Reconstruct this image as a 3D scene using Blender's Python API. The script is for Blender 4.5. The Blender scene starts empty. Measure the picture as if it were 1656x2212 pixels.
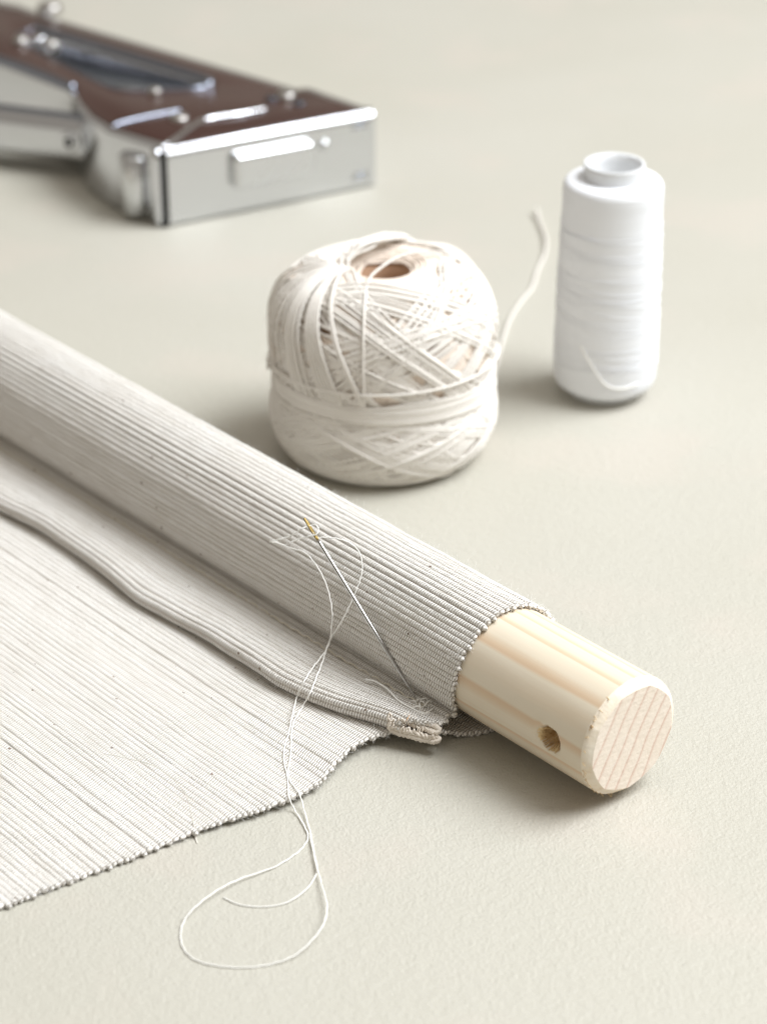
import bpy, bmesh, math, random
import numpy as np
from mathutils import Vector, Matrix
from mathutils.bvhtree import BVHTree

CM = 0.01                       # all measures below are centimetres, the scene is in metres
rng = random.Random(7)
sc = bpy.context.scene

# ---------------------------------------------------------------- camera
PITCH = math.radians(28.3); CAM_H = 31.0; FPX = 5220.0 / 2212.0
cam_d = bpy.data.cameras.new('camera'); cam = bpy.data.objects.new('camera', cam_d)
sc.collection.objects.link(cam); sc.camera = cam
cam.location = (0, 0, CAM_H * CM); cam.rotation_euler = (math.radians(90) - PITCH, 0, 0)
cam_d.sensor_fit = 'VERTICAL'; cam_d.sensor_height = 36; cam_d.lens = 36 * FPX
cam_d.clip_start = 0.01; cam_d.clip_end = 30
cam_d.dof.use_dof = True; cam_d.dof.focus_distance = 0.550; cam_d.dof.aperture_fstop = 13.0
cam_d.dof.aperture_blades = 9

# ---------------------------------------------------------------- light
world = bpy.data.worlds.new('World'); sc.world = world; world.use_nodes = True
bg = world.node_tree.nodes['Background']
bg.inputs[0].default_value = (1.0, 0.915, 0.79, 1); bg.inputs[1].default_value = 0.38

def area(name, loc, target, size, size_y, power, color):
    d = bpy.data.lights.new(name, 'AREA'); d.shape = 'RECTANGLE'; d.size = size * CM; d.size_y = size_y * CM
    d.energy = power; d.color = color
    o = bpy.data.objects.new(name, d); sc.collection.objects.link(o)
    o.location = Vector(loc) * CM
    o.rotation_euler = (Vector(target) - Vector(loc)).to_track_quat('-Z', 'Y').to_euler()
    return o
area('window_light', (105, 60, 148), (0, 60, 0), 115, 115, 66.0, (0.93, 0.965, 1.0))
area('ceiling_bounce', (20, 60, 220), (0, 60, 0), 160, 160, 10.0, (1.0, 0.98, 0.95))

sc.view_settings.view_transform = 'Standard'; sc.view_settings.look = 'None'
sc.view_settings.exposure = -0.12; sc.view_settings.gamma = 1
sc.cycles.use_denoising = True
sc.cycles.max_bounces = 10; sc.cycles.diffuse_bounces = 6; sc.cycles.glossy_bounces = 6

# ---------------------------------------------------------------- view helper (a point of the table seen at a photo pixel)
_F = np.array([0, math.cos(PITCH), -math.sin(PITCH)]); _U = np.array([0, math.sin(PITCH), math.cos(PITCH)]); _R = np.array([1., 0, 0])
_C = np.array([0, 0, CAM_H])
def ray(x, y): return _F + _R * (x - 828) / 5220. - _U * (y - 1106) / 5220.
def at(x, y, z=0.0):
    d = ray(x, y); return _C + d * ((z - CAM_H) / d[2])

# ---------------------------------------------------------------- mesh helpers
def link(o, parent=None):
    sc.collection.objects.link(o)
    if parent is not None: o.parent = parent
    return o
def tag(o, label=None, cat=None, kind=None, group=None):
    if label: o['label'] = label
    if cat: o['category'] = cat
    if kind: o['kind'] = kind
    if group: o['group'] = group
    return o
def mesh_np(name, verts, quads, mat, parent=None, smooth=True, uv=None, tris=None):
    verts = np.asarray(verts, dtype=np.float64).reshape(-1, 3) * CM
    me = bpy.data.meshes.new(name)
    quads = np.asarray(quads, dtype=np.int32).reshape(-1, 4)
    tris = np.zeros((0, 3), np.int32) if tris is None else np.asarray(tris, np.int32).reshape(-1, 3)
    nl = quads.size + tris.size; npoly = len(quads) + len(tris)
    me.vertices.add(len(verts)); me.vertices.foreach_set('co', verts.astype(np.float32).ravel())
    me.loops.add(nl); me.polygons.add(npoly)
    idx = np.concatenate([quads.ravel(), tris.ravel()]).astype(np.int32)
    me.loops.foreach_set('vertex_index', idx)
    start = np.concatenate([np.arange(len(quads)) * 4, quads.size + np.arange(len(tris)) * 3]).astype(np.int32)
    me.polygons.foreach_set('loop_start', start)
    me.update(calc_edges=True)
    me.polygons.foreach_set('use_smooth', np.full(npoly, smooth))
    if uv is not None:
        l = me.uv_layers.new(name='UVMap')
        l.data.foreach_set('uv', np.asarray(uv, np.float32)[idx].ravel())
    me.materials.append(mat); me.validate()
    o = bpy.data.objects.new(name, me)
    return link(o, parent)
def empty(name, loc, rz=0.0):
    o = bpy.data.objects.new(name, None); o.empty_display_size = 0.01
    o.location = Vector(loc) * CM; o.rotation_euler = (0, 0, rz)
    return link(o)
def catmull(P, n):
    P = np.asarray(P, float)
    Q = np.vstack([2 * P[0] - P[1], P, 2 * P[-1] - P[-2]])
    u = np.linspace(0, len(P) - 1 - 1e-9, n); i = u.astype(int); f = (u - i)[:, None]
    a, b, c, d = Q[i], Q[i + 1], Q[i + 2], Q[i + 3]
    return 0.5 * (2 * b + (c - a) * f + (2 * a - 5 * b + 4 * c - d) * f ** 2 + (3 * b - a - 3 * c + d) * f ** 3)
def tube_arrays(P, r, sides=6, closed=False, base=0):
    P = np.asarray(P, float); n = len(P)
    T = np.roll(P, -1, 0) - np.roll(P, 1, 0) if closed else np.gradient(P, axis=0)
    T /= np.linalg.norm(T, axis=1)[:, None] + 1e-12
    ref = np.array([0.13, 0.21, 0.97]); N = np.cross(T, ref)
    N /= np.linalg.norm(N, axis=1)[:, None] + 1e-9
    B = np.cross(T, N)
    r = np.broadcast_to(np.asarray(r, float), (n,))
    a = np.arange(sides) * 2 * math.pi / sides
    V = P[:, None, :] + r[:, None, None] * (N[:, None, :] * np.cos(a)[None, :, None] + B[:, None, :] * np.sin(a)[None, :, None])
    m = n if closed else n - 1
    i = np.arange(m)[:, None]; j = np.arange(sides)[None, :]
    i2 = (i + 1) % n; j2 = (j + 1) % sides
    q = np.stack([np.broadcast_to(i * sides + j, (m, sides)), np.broadcast_to(i * sides + j2, (m, sides)), i2 * sides + j2, i2 * sides + j + 0 * j2], -1).reshape(-1, 4)
    return V.reshape(-1, 3), q + base
def tubes(name, curves, r, mat, parent=None, sides=6, closed=False):
    vs, qs, ts, b = [], [], [], 0
    for k, P in enumerate(curves):
        rr = r[k] if isinstance(r, list) else r
        v, q = tube_arrays(P, rr, sides, closed, b)
        vs.append(v); qs.append(q)
        if not closed:
            n = len(P)
            for e, off in ((0, b), (1, b + (n - 1) * sides)):
                for s in range(1, sides - 1): ts.append((off, off + s, off + s + 1) if e else (off, off + s + 1, off + s))
        b += len(v)
    return mesh_np(name, np.vstack(vs), np.vstack(qs), mat, parent, tris=ts if ts else None)
def lathe(name, prof, mat, parent=None, seg=96, n=None, cx=0, cy=0):
    P = catmull(prof, n) if n else np.asarray(prof, float)
    a = np.arange(seg) * 2 * math.pi / seg
    V = np.stack([cx + P[:, 0:1] * np.sin(a), cy - P[:, 0:1] * np.cos(a), np.broadcast_to(P[:, 1:2], (len(P), seg))], -1)
    i = np.arange(len(P) - 1)[:, None]; j = np.arange(seg)[None, :]; j2 = (j + 1) % seg
    q = np.stack([i * seg + j, i * seg + j2, (i + 1) * seg + j2, (i + 1) * seg + j], -1).reshape(-1, 4)
    return mesh_np(name, V, q, mat, parent)
def bm_obj(name, bm, mat, parent=None, smooth=True, bevel=None, seg=3):
    bmesh.ops.recalc_face_normals(bm, faces=bm.faces[:])
    me = bpy.data.meshes.new(name); bmesh.ops.scale(bm, vec=(CM,) * 3, verts=bm.verts[:]); bm.to_mesh(me); bm.free()
    for p in me.polygons: p.use_smooth = smooth
    me.materials.append(mat); o = link(bpy.data.objects.new(name, me), parent)
    if bevel:
        m = o.modifiers.new('bevel', 'BEVEL'); m.width = bevel * CM; m.segments = seg; m.limit_method = 'ANGLE'; m.angle_limit = math.radians(35)
        m.harden_normals = True
    return o
def prism(bm, pts, z0, z1):
    lo = [bm.verts.new((x, y, z0)) for x, y in pts]; hi = [bm.verts.new((x, y, z1)) for x, y in pts]
    bm.faces.new(hi); bm.faces.new(lo[::-1])
    for i in range(len(pts)):
        j = (i + 1) % len(pts); bm.faces.new((lo[i], lo[j], hi[j], hi[i]))
def apply_boolean(o, cutter):
    m = o.modifiers.new('cut', 'BOOLEAN'); m.operation = 'DIFFERENCE'; m.object = cutter; m.solver = 'EXACT'
    bpy.context.view_layer.update()
    me = bpy.data.meshes.new_from_object(o.evaluated_get(bpy.context.evaluated_depsgraph_get()))
    o.modifiers.clear(); o.data = me
    bpy.data.objects.remove(cutter)

# ---------------------------------------------------------------- materials
class N:
    def __init__(s, name, base=(0.8, 0.8, 0.8), rough=0.6, metal=0.0, spec=0.5):
        s.m = bpy.data.materials.new(name); s.m.use_nodes = True; s.t = s.m.node_tree
        s.b = s.t.nodes['Principled BSDF']
        s.b.inputs['Base Color'].default_value = (*base, 1); s.b.inputs['Roughness'].default_value = rough
        s.b.inputs['Metallic'].default_value = metal; s.b.inputs['Specular IOR Level'].default_value = spec
    def n(s, typ, **kw):
        nd = s.t.nodes.new(typ)
        for k, v in kw.items(): setattr(nd, k, v)
        return nd
    def put(s, sock, v):
        if isinstance(v, (int, float)): sock.default_value = v
        elif isinstance(v, tuple): sock.default_value = v
        else: s.t.links.new(v, sock)
    def math(s, op, a, b=None, c=None):
        nd = s.n('ShaderNodeMath', operation=op); s.put(nd.inputs[0], a)
        if b is not None: s.put(nd.inputs[1], b)
        if c is not None: s.put(nd.inputs[2], c)
        return nd.outputs[0]
    def coord(s, which='Object'): return s.n('ShaderNodeTexCoord').outputs[which]
    def mapping(s, vec, scale=(1, 1, 1), rot=(0, 0, 0), loc=(0, 0, 0)):
        nd = s.n('ShaderNodeMapping'); s.put(nd.inputs[0], vec)
        nd.inputs['Scale'].default_value = scale; nd.inputs['Rotation'].default_value = rot; nd.inputs['Location'].default_value = loc
        return nd.outputs[0]
    def noise(s, vec, scale, detail=3, rough=0.5, col=False):
        nd = s.n('ShaderNodeTexNoise'); s.put(nd.inputs['Vector'], vec); nd.inputs['Scale'].default_value = scale
        nd.inputs['Detail'].default_value = detail; nd.inputs['Roughness'].default_value = rough
        return nd.outputs[1 if col else 0]
    def ramp(s, fac, stops):
        nd = s.n('ShaderNodeValToRGB'); s.put(nd.inputs[0], fac); e = nd.color_ramp.elements
        while len(e) < len(stops): e.new(0.5)
        for k, (p, c) in enumerate(stops):
            e[k].position = p; e[k].color = (c, c, c, 1) if isinstance(c, (int, float)) else (*c, 1)
        return nd.outputs[0]
    def mix(s, fac, a, b, blend='MIX'):
        nd = s.n('ShaderNodeMix', data_type='RGBA', blend_type=blend); s.put(nd.inputs[0], fac)
        s.put(nd.inputs[6], a if not isinstance(a, tuple) else (*a, 1)); s.put(nd.inputs[7], b if not isinstance(b, tuple) else (*b, 1))
        return nd.outputs[2]
    def bump(s, h, dist, strength=1.0, prev=None):
        nd = s.n('ShaderNodeBump'); s.put(nd.inputs['Height'], h); nd.inputs['Distance'].default_value = dist * CM
        nd.inputs['Strength'].default_value = strength
        if prev is not None: s.put(nd.inputs['Normal'], prev)
        return nd.outputs[0]
    def set(s, key, v): s.put(s.b.inputs[key], v)

def mat_table():
    m = N('painted_table', rough=0.5, spec=0.55); o = m.coord()
    big = m.noise(o, 9, 4); fine = m.noise(o, 1250, 3, 0.55); mid = m.noise(o, 380, 3)
    c = m.ramp(big, [(0.3, (0.466, 0.447, 0.384)), (0.7, (0.492, 0.474, 0.416))])
    c = m.mix(m.ramp(m.noise(m.mapping(o, (1, 1, 1), loc=(3, 1, 0)), 22, 3), [(0.52, 0.0), (0.66, 0.5)]), c, (0.52, 0.475, 0.415))
    c = m.mix(m.ramp(m.noise(o, 700, 2), [(0.66, 0.0), (0.8, 0.35)]), c, (0.37, 0.34, 0.28))
    m.set('Base Color', c)
    h = m.math('ADD', m.math('MULTIPLY', fine, 1.0), m.math('MULTIPLY', mid, 0.9))
    m.set('Normal', m.bump(h, 0.028, 1.0)); m.set('Roughness', m.ramp(mid, [(0.3, 0.42), (0.7, 0.52)]))
    return m.m
def mat_cloth():
    m = N('woven_cotton', rough=0.95, spec=0.12)
    uv = m.n('ShaderNodeUVMap').outputs[0]; sp = m.n('ShaderNodeSeparateXYZ'); m.put(sp.inputs[0], uv)
    u, v = sp.outputs[0], sp.outputs[1]
    rib = m.math('FLOOR', u); x = m.math('SUBTRACT', m.math('FRACT', u), 0.5)
    wn = m.n('ShaderNodeTexWhiteNoise', noise_dimensions='1D'); m.put(wn.inputs['W'], rib)
    jit = m.noise(m.coord(), 260, 2)
    ph = m.math('ADD', m.math('MULTIPLY', wn.outputs[0], 1.0), m.math('MULTIPLY', x, 0.45))
    ph = m.math('ADD', ph, m.math('MULTIPLY', jit, 0.55))
    w = m.math('ABSOLUTE', m.math('SINE', m.math('MULTIPLY', m.math('ADD', m.math('DIVIDE', v, 0.072), ph), math.pi)))
    w = m.math('POWER', w, 0.6)
    fib = m.noise(m.coord(), 1500, 2); o = m.coord()
    h = m.math('ADD', m.math('MULTIPLY', w, 1.0), m.math('MULTIPLY', fib, 0.8))
    m.set('Normal', m.bump(h, 0.042, 1.0))
    tone = m.ramp(m.noise(o, 35, 3), [(0.3, (0.875, 0.845, 0.80)), (0.7, (0.91, 0.89, 0.855))])
    slub = m.noise(m.mapping(uv, (0.55, 0.9, 1)), 1.0, 3, 0.6)
    tone = m.mix(m.ramp(slub, [(0.38, 0.5), (0.55, 0.0)]), tone, (0.78, 0.745, 0.69))
    tone = m.mix(m.math('MULTIPLY', wn.outputs[0], 0.25), tone, (0.80, 0.77, 0.72))
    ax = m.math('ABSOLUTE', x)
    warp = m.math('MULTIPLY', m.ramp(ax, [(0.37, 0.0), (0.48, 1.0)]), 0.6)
    c = m.mix(warp, tone, (0.62, 0.54, 0.44))  # beige warp yarn, deepened to paint shade into the rib grooves
    c = m.mix(m.math('MULTIPLY', m.ramp(w, [(0.3, 1.0), (0.75, 0.0)]), 0.55), c, (0.50, 0.43, 0.35))  # warp beige between the wraps, darkened with painted crevice shade
    # seed flecks of the unbleached cotton
    vo = m.n('ShaderNodeTexVoronoi', voronoi_dimensions='2D'); vo.inputs['Scale'].default_value = 1.25; vo.inputs['Randomness'].default_value = 1.0
    m.put(vo.inputs['Vector'], m.mapping(uv, (0.20, 1.0, 1)))
    pick = m.n('ShaderNodeSeparateXYZ'); m.put(pick.inputs[0], vo.outputs['Color'])
    fle = m.math('MULTIPLY', m.math('LESS_THAN', vo.outputs['Distance'], m.math('MULTIPLY', m.math('POWER', pick.outputs[1], 2.0), 0.06)), m.math('GREATER_THAN', pick.outputs[0], 0.55))
    c = m.mix(m.math('MULTIPLY', fle, 0.85), c, (0.20, 0.12, 0.07))
    m.set('Base Color', c)
    m.b.inputs['Sheen Weight'].default_value = 0.05; m.b.inputs['Sheen Roughness'].default_value = 0.5
    return m.m
def mat_wood():
    m = N('pine_wood', rough=0.5, spec=0.35); o = m.coord()
    sp = m.n('ShaderNodeSeparateXYZ'); m.put(sp.inputs[0], o); X, Y, Z = sp.outputs
    warp = m.noise(m.mapping(o, (6, 60, 60)), 1.0, 2)
    # growth rings are planes seen side on: distance along a slanted normal, in 3.6 mm rings
    d = m.math('ADD', m.math('MULTIPLY', Y, -0.87), m.math('MULTIPLY', Z, 0.49))
    d2 = m.math('MULTIPLY', m.math('MULTIPLY', Z, Z), 2.5)
    d = m.math('ADD', m.math('ADD', d, d2), m.math('MULTIPLY', warp, 0.0016))
    q = m.math('FRACT', m.math('DIVIDE', d, 0.0036))
    late = m.ramp(q, [(0.0, 0.0), (0.62, 0.10), (0.86, 0.85), (0.93, 1.0), (1.0, 0.0)])
    fib = m.noise(m.mapping(o, (25, 900, 900)), 1.0, 3); blot = m.noise(m.mapping(o, (25, 80, 80)), 1.0, 2)
    c = m.mix(blot, (0.71, 0.63, 0.49), (0.76, 0.695, 0.585))
    q3 = m.math('FRACT', m.math('DIVIDE', d, 0.00117)); l3 = m.ramp(q3, [(0.0, 0.0), (0.6, 0.1), (0.9, 1.0), (1.0, 0.0)])
    c = m.mix(m.math('MULTIPLY', late, 0.66), c, (0.62, 0.41, 0.24))
    c = m.mix(m.math('MULTIPLY', m.math('MULTIPLY', l3, m.ramp(m.noise(m.mapping(o, (4, 200, 200)), 1.0, 2), [(0.4, 0.0), (0.6, 1.0)])), 0.30), c, (0.70, 0.50, 0.31))
    c = m.mix(m.math('MULTIPLY', fib, 0.10), c, (0.62, 0.45, 0.28))
    m.set('Base Color', c); m.set('Normal', m.bump(fib, 0.004, 0.6))
    return m.m
def mat_endgrain():
    m = N('pine_end_grain', rough=0.8, spec=0.2); o = m.coord()
    sp = m.n('ShaderNodeSeparateXYZ'); m.put(sp.inputs[0], o); X, Y, Z = sp.outputs
    d = m.math('ADD', m.math('MULTIPLY', Y, -0.87), m.math('MULTIPLY', Z, 0.49))
    d2 = m.math('MULTIPLY', m.math('MULTIPLY', Z, Z), 2.5)
    warp = m.noise(m.mapping(o, (6, 60, 60)), 1.0, 2)
    d = m.math('ADD', m.math('ADD', d, d2), m.math('MULTIPLY', warp, 0.0016))
    q = m.math('FRACT', m.math('DIVIDE', d, 0.0036))
    late = m.ramp(q, [(0.0, 0.0), (0.70, 0.05), (0.88, 0.75), (0.94, 1.0), (1.0, 0.0)])
    saw = m.noise(m.mapping(o, (1, 260, 1500), rot=(math.radians(35), 0, 0)), 1.0, 3)
    speck = m.noise(o, 900, 2)
    c = m.mix(m.noise(o, 120, 2), (0.81, 0.715, 0.61), (0.84, 0.755, 0.66))
    c = m.mix(m.math('MULTIPLY', late, 0.6), c, (0.56, 0.33, 0.25))
    c = m.mix(m.ramp(saw, [(0.5, 0.0), (0.75, 0.25)]), c, (0.92, 0.85, 0.78))
    m.set('Base Color', c)
    m.set('Normal', m.bump(m.math('ADD', saw, speck), 0.012, 0.8))
    return m.m
def mat_raw():
    m = N('torn_pine', rough=0.85, spec=0.15); o = m.coord()
    c = m.ramp(m.noise(o, 350, 4, 0.6), [(0.3, (0.38, 0.22, 0.09)), (0.62, (0.76, 0.58, 0.33))])
    m.set('Base Color', c); m.set('Normal', m.bump(m.noise(o, 600, 4), 0.05, 1.0)); return m.m
def mat_yarn(name, col, col2, tw=90):
    m = N(name, rough=0.9, spec=0.15); o = m.coord()
    c = m.mix(m.noise(o, 60, 3), col, col2)
    m.set('Base Color', c); m.set('Normal', m.bump(m.noise(o, 1300, 2), 0.012, 0.7))
    m.b.inputs['Sheen Weight'].default_value = 0.1
    return m.m
def mat_metal(name, col, rough, aniso=False):
    m = N(name, base=col, rough=rough, metal=1.0); o = m.coord()
    n1 = m.noise(o, 45, 4); m.set('Roughness', m.ramp(n1, [(0.3, rough * 0.85), (0.7, rough * 1.25)]))
    if aniso: m.set('Normal', m.bump(m.noise(m.mapping(o, (20, 20, 1800)), 1.0, 2), 0.003, 0.6))
    return m.m
def mat_spool():
    m = N('spun_polyester', rough=0.75, spec=0.25); o = m.coord()
    sp = m.n('ShaderNodeSeparateXYZ'); m.put(sp.inputs[0], o)
    lines = m.noise(m.mapping(o, (18, 18, 1400)), 1.0, 3)
    bands = m.noise(m.mapping(o, (12, 12, 170), rot=(math.radians(9), math.radians(7), 0)), 1.0, 3)
    m.set('Base Color', m.mix(bands, (0.79, 0.805, 0.835), (0.84, 0.855, 0.885)))
    m.set('Normal', m.bump(m.math('ADD', m.math('MULTIPLY', lines, 0.35), bands), 0.05, 0.9))
    return m.m

def mat_bevel():
    m = N('sanded_pine_bevel', rough=0.75, spec=0.2); o = m.coord()
    c = m.ramp(m.noise(m.mapping(o, (90, 260, 260)), 1.0, 4, 0.6), [(0.30, (0.74, 0.60, 0.44)), (0.42, (0.81, 0.715, 0.58)), (0.7, (0.85, 0.78, 0.67))])
    m.set('Base Color', c); m.set('Normal', m.bump(m.noise(o, 700, 4), 0.015, 1.0)); return m.m
M_BEVEL = mat_bevel()
M_TABLE = mat_table(); M_CLOTH = mat_cloth(); M_WOOD = mat_wood(); M_END = mat_endgrain(); M_RAW = mat_raw()
M_YARN = mat_yarn('crochet_cotton', (0.74, 0.70, 0.645), (0.84, 0.81, 0.765))
M_YARN_MID = mat_yarn('middle_cotton_bounce', (0.77, 0.65, 0.54), (0.86, 0.79, 0.72))  # same cotton; warm light bouncing in the depths painted as tan
M_YARN_IN = mat_yarn('inner_cotton_shade', (0.34, 0.20, 0.12), (0.52, 0.35, 0.24))  # brown painted in for shade in the gaps and the hole
M_THREAD = mat_yarn('sewing_cotton', (0.86, 0.85, 0.81), (0.92, 0.91, 0.88))
M_SEAM = mat_yarn('seam_cotton', (0.74, 0.68, 0.55), (0.82, 0.77, 0.66))
M_EDGE = mat_yarn('cut_edge_cotton', (0.74, 0.66, 0.565), (0.86, 0.82, 0.765), 8)
M_FUZZ = N('cotton_fuzz', base=(0.86, 0.85, 0.83), rough=1.0, spec=0.0).m
M_SPOOL = mat_spool()
_p = N('white_plastic', base=(0.80, 0.81, 0.82), rough=0.5, spec=0.4); _p.b.inputs['Subsurface Weight'].default_value = 0.25
_p.b.inputs['Subsurface Radius'].default_value = (0.004, 0.004, 0.004); _p.b.inputs['Transmission Weight'].default_value = 0.15; M_PLAST = _p.m
M_STEEL = mat_metal('needle_steel', (0.48, 0.47, 0.46), 0.12)
M_GOLD = mat_metal('needle_gold', (0.25, 0.18, 0.065), 0.28)
M_CHROME = mat_metal('chrome', (0.66, 0.67, 0.70), 0.10)
M_ALU = mat_metal('brushed_steel', (0.66, 0.67, 0.685), 0.24, True)
M_RIVET = mat_metal('worn_nickel', (0.50, 0.48, 0.46), 0.30)
M_RIM = mat_metal('dark_reflection_chrome', (0.27, 0.29, 0.345), 0.16)  # darker copy of the chrome, dark room reflections put into its colour
M_DARKMETAL = mat_metal('dark_blued_metal', (0.10, 0.11, 0.13), 0.3)
_b = N('brown_reflection_chrome', base=(0.085, 0.038, 0.028), rough=0.24, spec=0.4); _o = _b.coord()  # chrome face; the brown room it mirrors is painted as base colour
_b.set('Base Color', _b.mix(_b.noise(_o, 14, 3), (0.030, 0.013, 0.010), (0.066, 0.030, 0.024))); M_BROWN_REFL = _b.m
M_BLACK = N('gap_shade_black', base=(0.012, 0.012, 0.012), rough=0.6, spec=0.2).m  # black paints the shade inside the plate gap and the pivot hole

# ---------------------------------------------------------------- the table
T = 400; n = 2
tab = mesh_np('tabletop', [(-T/2, -60, 0), (T/2, -60, 0), (T/2, 340, 0), (-T/2, 340, 0),
                           (-T/2, -60, -3), (T/2, -60, -3), (T/2, 340, -3), (-T/2, 340, -3)],
              [(0, 1, 2, 3), (7, 6, 5, 4), (0, 4, 5, 1), (1, 5, 6, 2), (2, 6, 7, 3), (3, 7, 4, 0)], M_TABLE, smooth=False)
tag(tab, 'matte beige painted tabletop with a fine pebbled texture', kind='structure')

# ---------------------------------------------------------------- dowel frame: local x runs along the rod towards its bare end, y to the back right
ANG = math.radians(41.0)
ROD_Z = 1.60; ROD_R = 1.42
A_ = np.array([math.sin(ANG), -math.cos(ANG), 0]); Yv = np.array([math.cos(ANG), math.sin(ANG), 0])
ORG = np.array([5.407, 44.200, 0.0]); RZ = math.atan2(A_[1], A_[0])
def to_world(p):
    p = np.atleast_2d(np.asarray(p, float)); return ORG + p[:, 0:1] * A_ + p[:, 1:2] * Yv + p[:, 2:3] * np.array([0, 0, 1.])
def to_local(p):
    p = np.atleast_2d(np.asarray(p, float)) - ORG
    return np.stack([p @ A_, p @ Yv, p[:, 2]], -1)

# ---------------------------------------------------------------- the wooden dowel
def vnoise(x, y, s=0):     # cheap smooth noise from sines
    return (np.sin(1.7 * x + 2.3 * y + s) + np.sin(-2.9 * x + 1.3 * y + 2.1 * s) + np.sin(4.1 * x + 3.7 * y + 1.3 * s) * 0.6 + np.sin(7.3 * x - 6.1 * y + s) * 0.4) / 3.0
rod = empty('wooden_dowel', (*ORG[:2], ROD_Z), RZ)
tag(rod, 'round pale pine dowel with a drilled hole, poking out of the rolled fabric', 'dowel')
seg = 320
ts = np.concatenate([np.linspace(-34, -6, 30, endpoint=False), np.linspace(-6, -2.6, 40, endpoint=False), np.linspace(-2.6, -0.13, 95)])
th = np.arange(seg) * 2 * math.pi / seg
TT, HH = np.meshgrid(ts, th, indexing='ij')
RR = np.full_like(TT, ROD_R) + 0.006 * vnoise(TT * 0.3, HH * 2, 1)
# find the hole from where it is seen
d = ray(1186, 1598); best = None
for k in np.linspace(50, 56, 2400):
    p = to_local(_C + d * k)[0]; rr = math.hypot(p[1], p[2] - ROD_Z)
    if rr <= ROD_R: best = p; break
h_t, h_a = best[0], math.atan2(best[2] - ROD_Z, best[1])
dt = TT - h_t; da = ((HH - h_a + math.pi) % (2 * math.pi) - math.pi) * ROD_R
rho = np.hypot(dt / 1.0, da / 0.92); rim = 0.335 + 0.022 * vnoise(np.cos(np.arctan2(da, dt)) * 3, np.sin(np.arctan2(da, dt)) * 3, 4)
chip = np.exp(-(((dt + 0.34) / 0.10) ** 2 + ((da - 0.02) / 0.20) ** 2)) * (1 + .5 * vnoise(dt * 30, da * 30, 1))
depth = np.clip((rim - rho) / 0.075, 0, 1); hole_w = depth * depth * (3 - 2 * depth)
RR -= hole_w * (1.05 + 0.10 * vnoise(dt * 14, da * 14)) + 0.10 * chip * (1 - hole_w)
# knocked bevel towards the end
V = np.stack([TT, RR * np.cos(HH), RR * np.sin(HH)], -1)
i = np.arange(len(ts) - 1)[:, None]; j = np.arange(seg)[None, :]; j2 = (j + 1) % seg
q = np.stack([i * seg + j, i * seg + j2, (i + 1) * seg + j2, (i + 1) * seg + j], -1)
w_face = (hole_w[:-1, :] > 0.12) | (chip[:-1, :] > 0.45)
body = mesh_np('shaft', V, q.reshape(-1, 4), M_WOOD, rod)
body.data.materials.append(M_RAW)
body.data.polygons.foreach_set('material_index', w_face.ravel().astype(np.int32)); body.data.update()
# bevelled, slightly splintered end
seg2 = 320; HH2 = np.arange(seg2) * 2 * math.pi / seg2; rows = 9; Vb = []
nr_ = np.random.RandomState(3)
def rnd(w_, seg_=320):
    a_ = nr_.randn(seg_); k_ = np.hanning(w_); k_ /= np.sqrt((k_ ** 2).sum()); return np.convolve(np.concatenate([a_, a_[:w_ - 1]]), k_, 'valid')[:seg_]
jag = 0.016 * rnd(61) + (0.006 * rnd(11) + 0.006 * np.abs(rnd(5))) * np.clip(np.cos(HH2 - 3.1) * 0.5 + 0.55, 0.1, 1) ** 2
for r_ in range(rows):
    f_ = r_ / (rows - 1)
    tt = -0.13 + 0.19 * f_ - 0.05 * jag * 10 * math.sin(math.pi * f_) * (1 - f_); rr = ROD_R - 0.175 * f_ ** 1.2 + (0.02 * math.sin(math.pi * f_)) - jag * 0.5 * math.sin(math.pi * f_)
    ph9 = 2 * math.pi / 9; fc = 1 - math.cos(ph9 / 2) / np.cos(((HH2 + .2) % ph9) - ph9 / 2); rr = rr - fc * ROD_R * .42 * f_ + .02 * f_
    if r_ == 0: tt = -0.13 - 0 * jag; rr = ROD_R + 0 * jag + 0.006 * vnoise(-0.13 * 0.3, HH2 * 2, 1)
    Vb.append(np.stack([np.broadcast_to(tt, HH2.shape), rr * np.cos(HH2), rr * np.sin(HH2)], -1))
Vb = np.array(Vb); i = np.arange(rows - 1)[:, None]; j = np.arange(seg2)[None, :]; j2 = (j + 1) % seg2
q = np.stack([i * seg2 + j, i * seg2 + j2, (i + 1) * seg2 + j2, (i + 1) * seg2 + j], -1).reshape(-1, 4)
bev = mesh_np('bevelled_rim', Vb, q, M_BEVEL, rod); bev['label'] = 'roughly sanded bevel round the end'
Ve = []; er = Vb[-1]; rings = 10
for r_ in range(rings):
    f_ = 1 - r_ / rings; Ve.append(np.stack([er[:, 0], er[:, 1] * f_, er[:, 2] * f_], -1))
Ve = np.array(Ve); Ve = np.vstack([Ve.reshape(-1, 3), [[er[0, 0], 0, 0]]])
i = np.arange(rings - 1)[:, None]
q = np.stack([i * seg2 + j, i * seg2 + j2, (i + 1) * seg2 + j2, (i + 1) * seg2 + j], -1).reshape(-1, 4)
last = (rings - 1) * seg2
tr = [(last + k, last + (k + 1) % seg2, rings * seg2) for k in range(seg2)]
mesh_np('end_face', Ve, q, M_END, rod, smooth=False, tris=tr)
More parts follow.
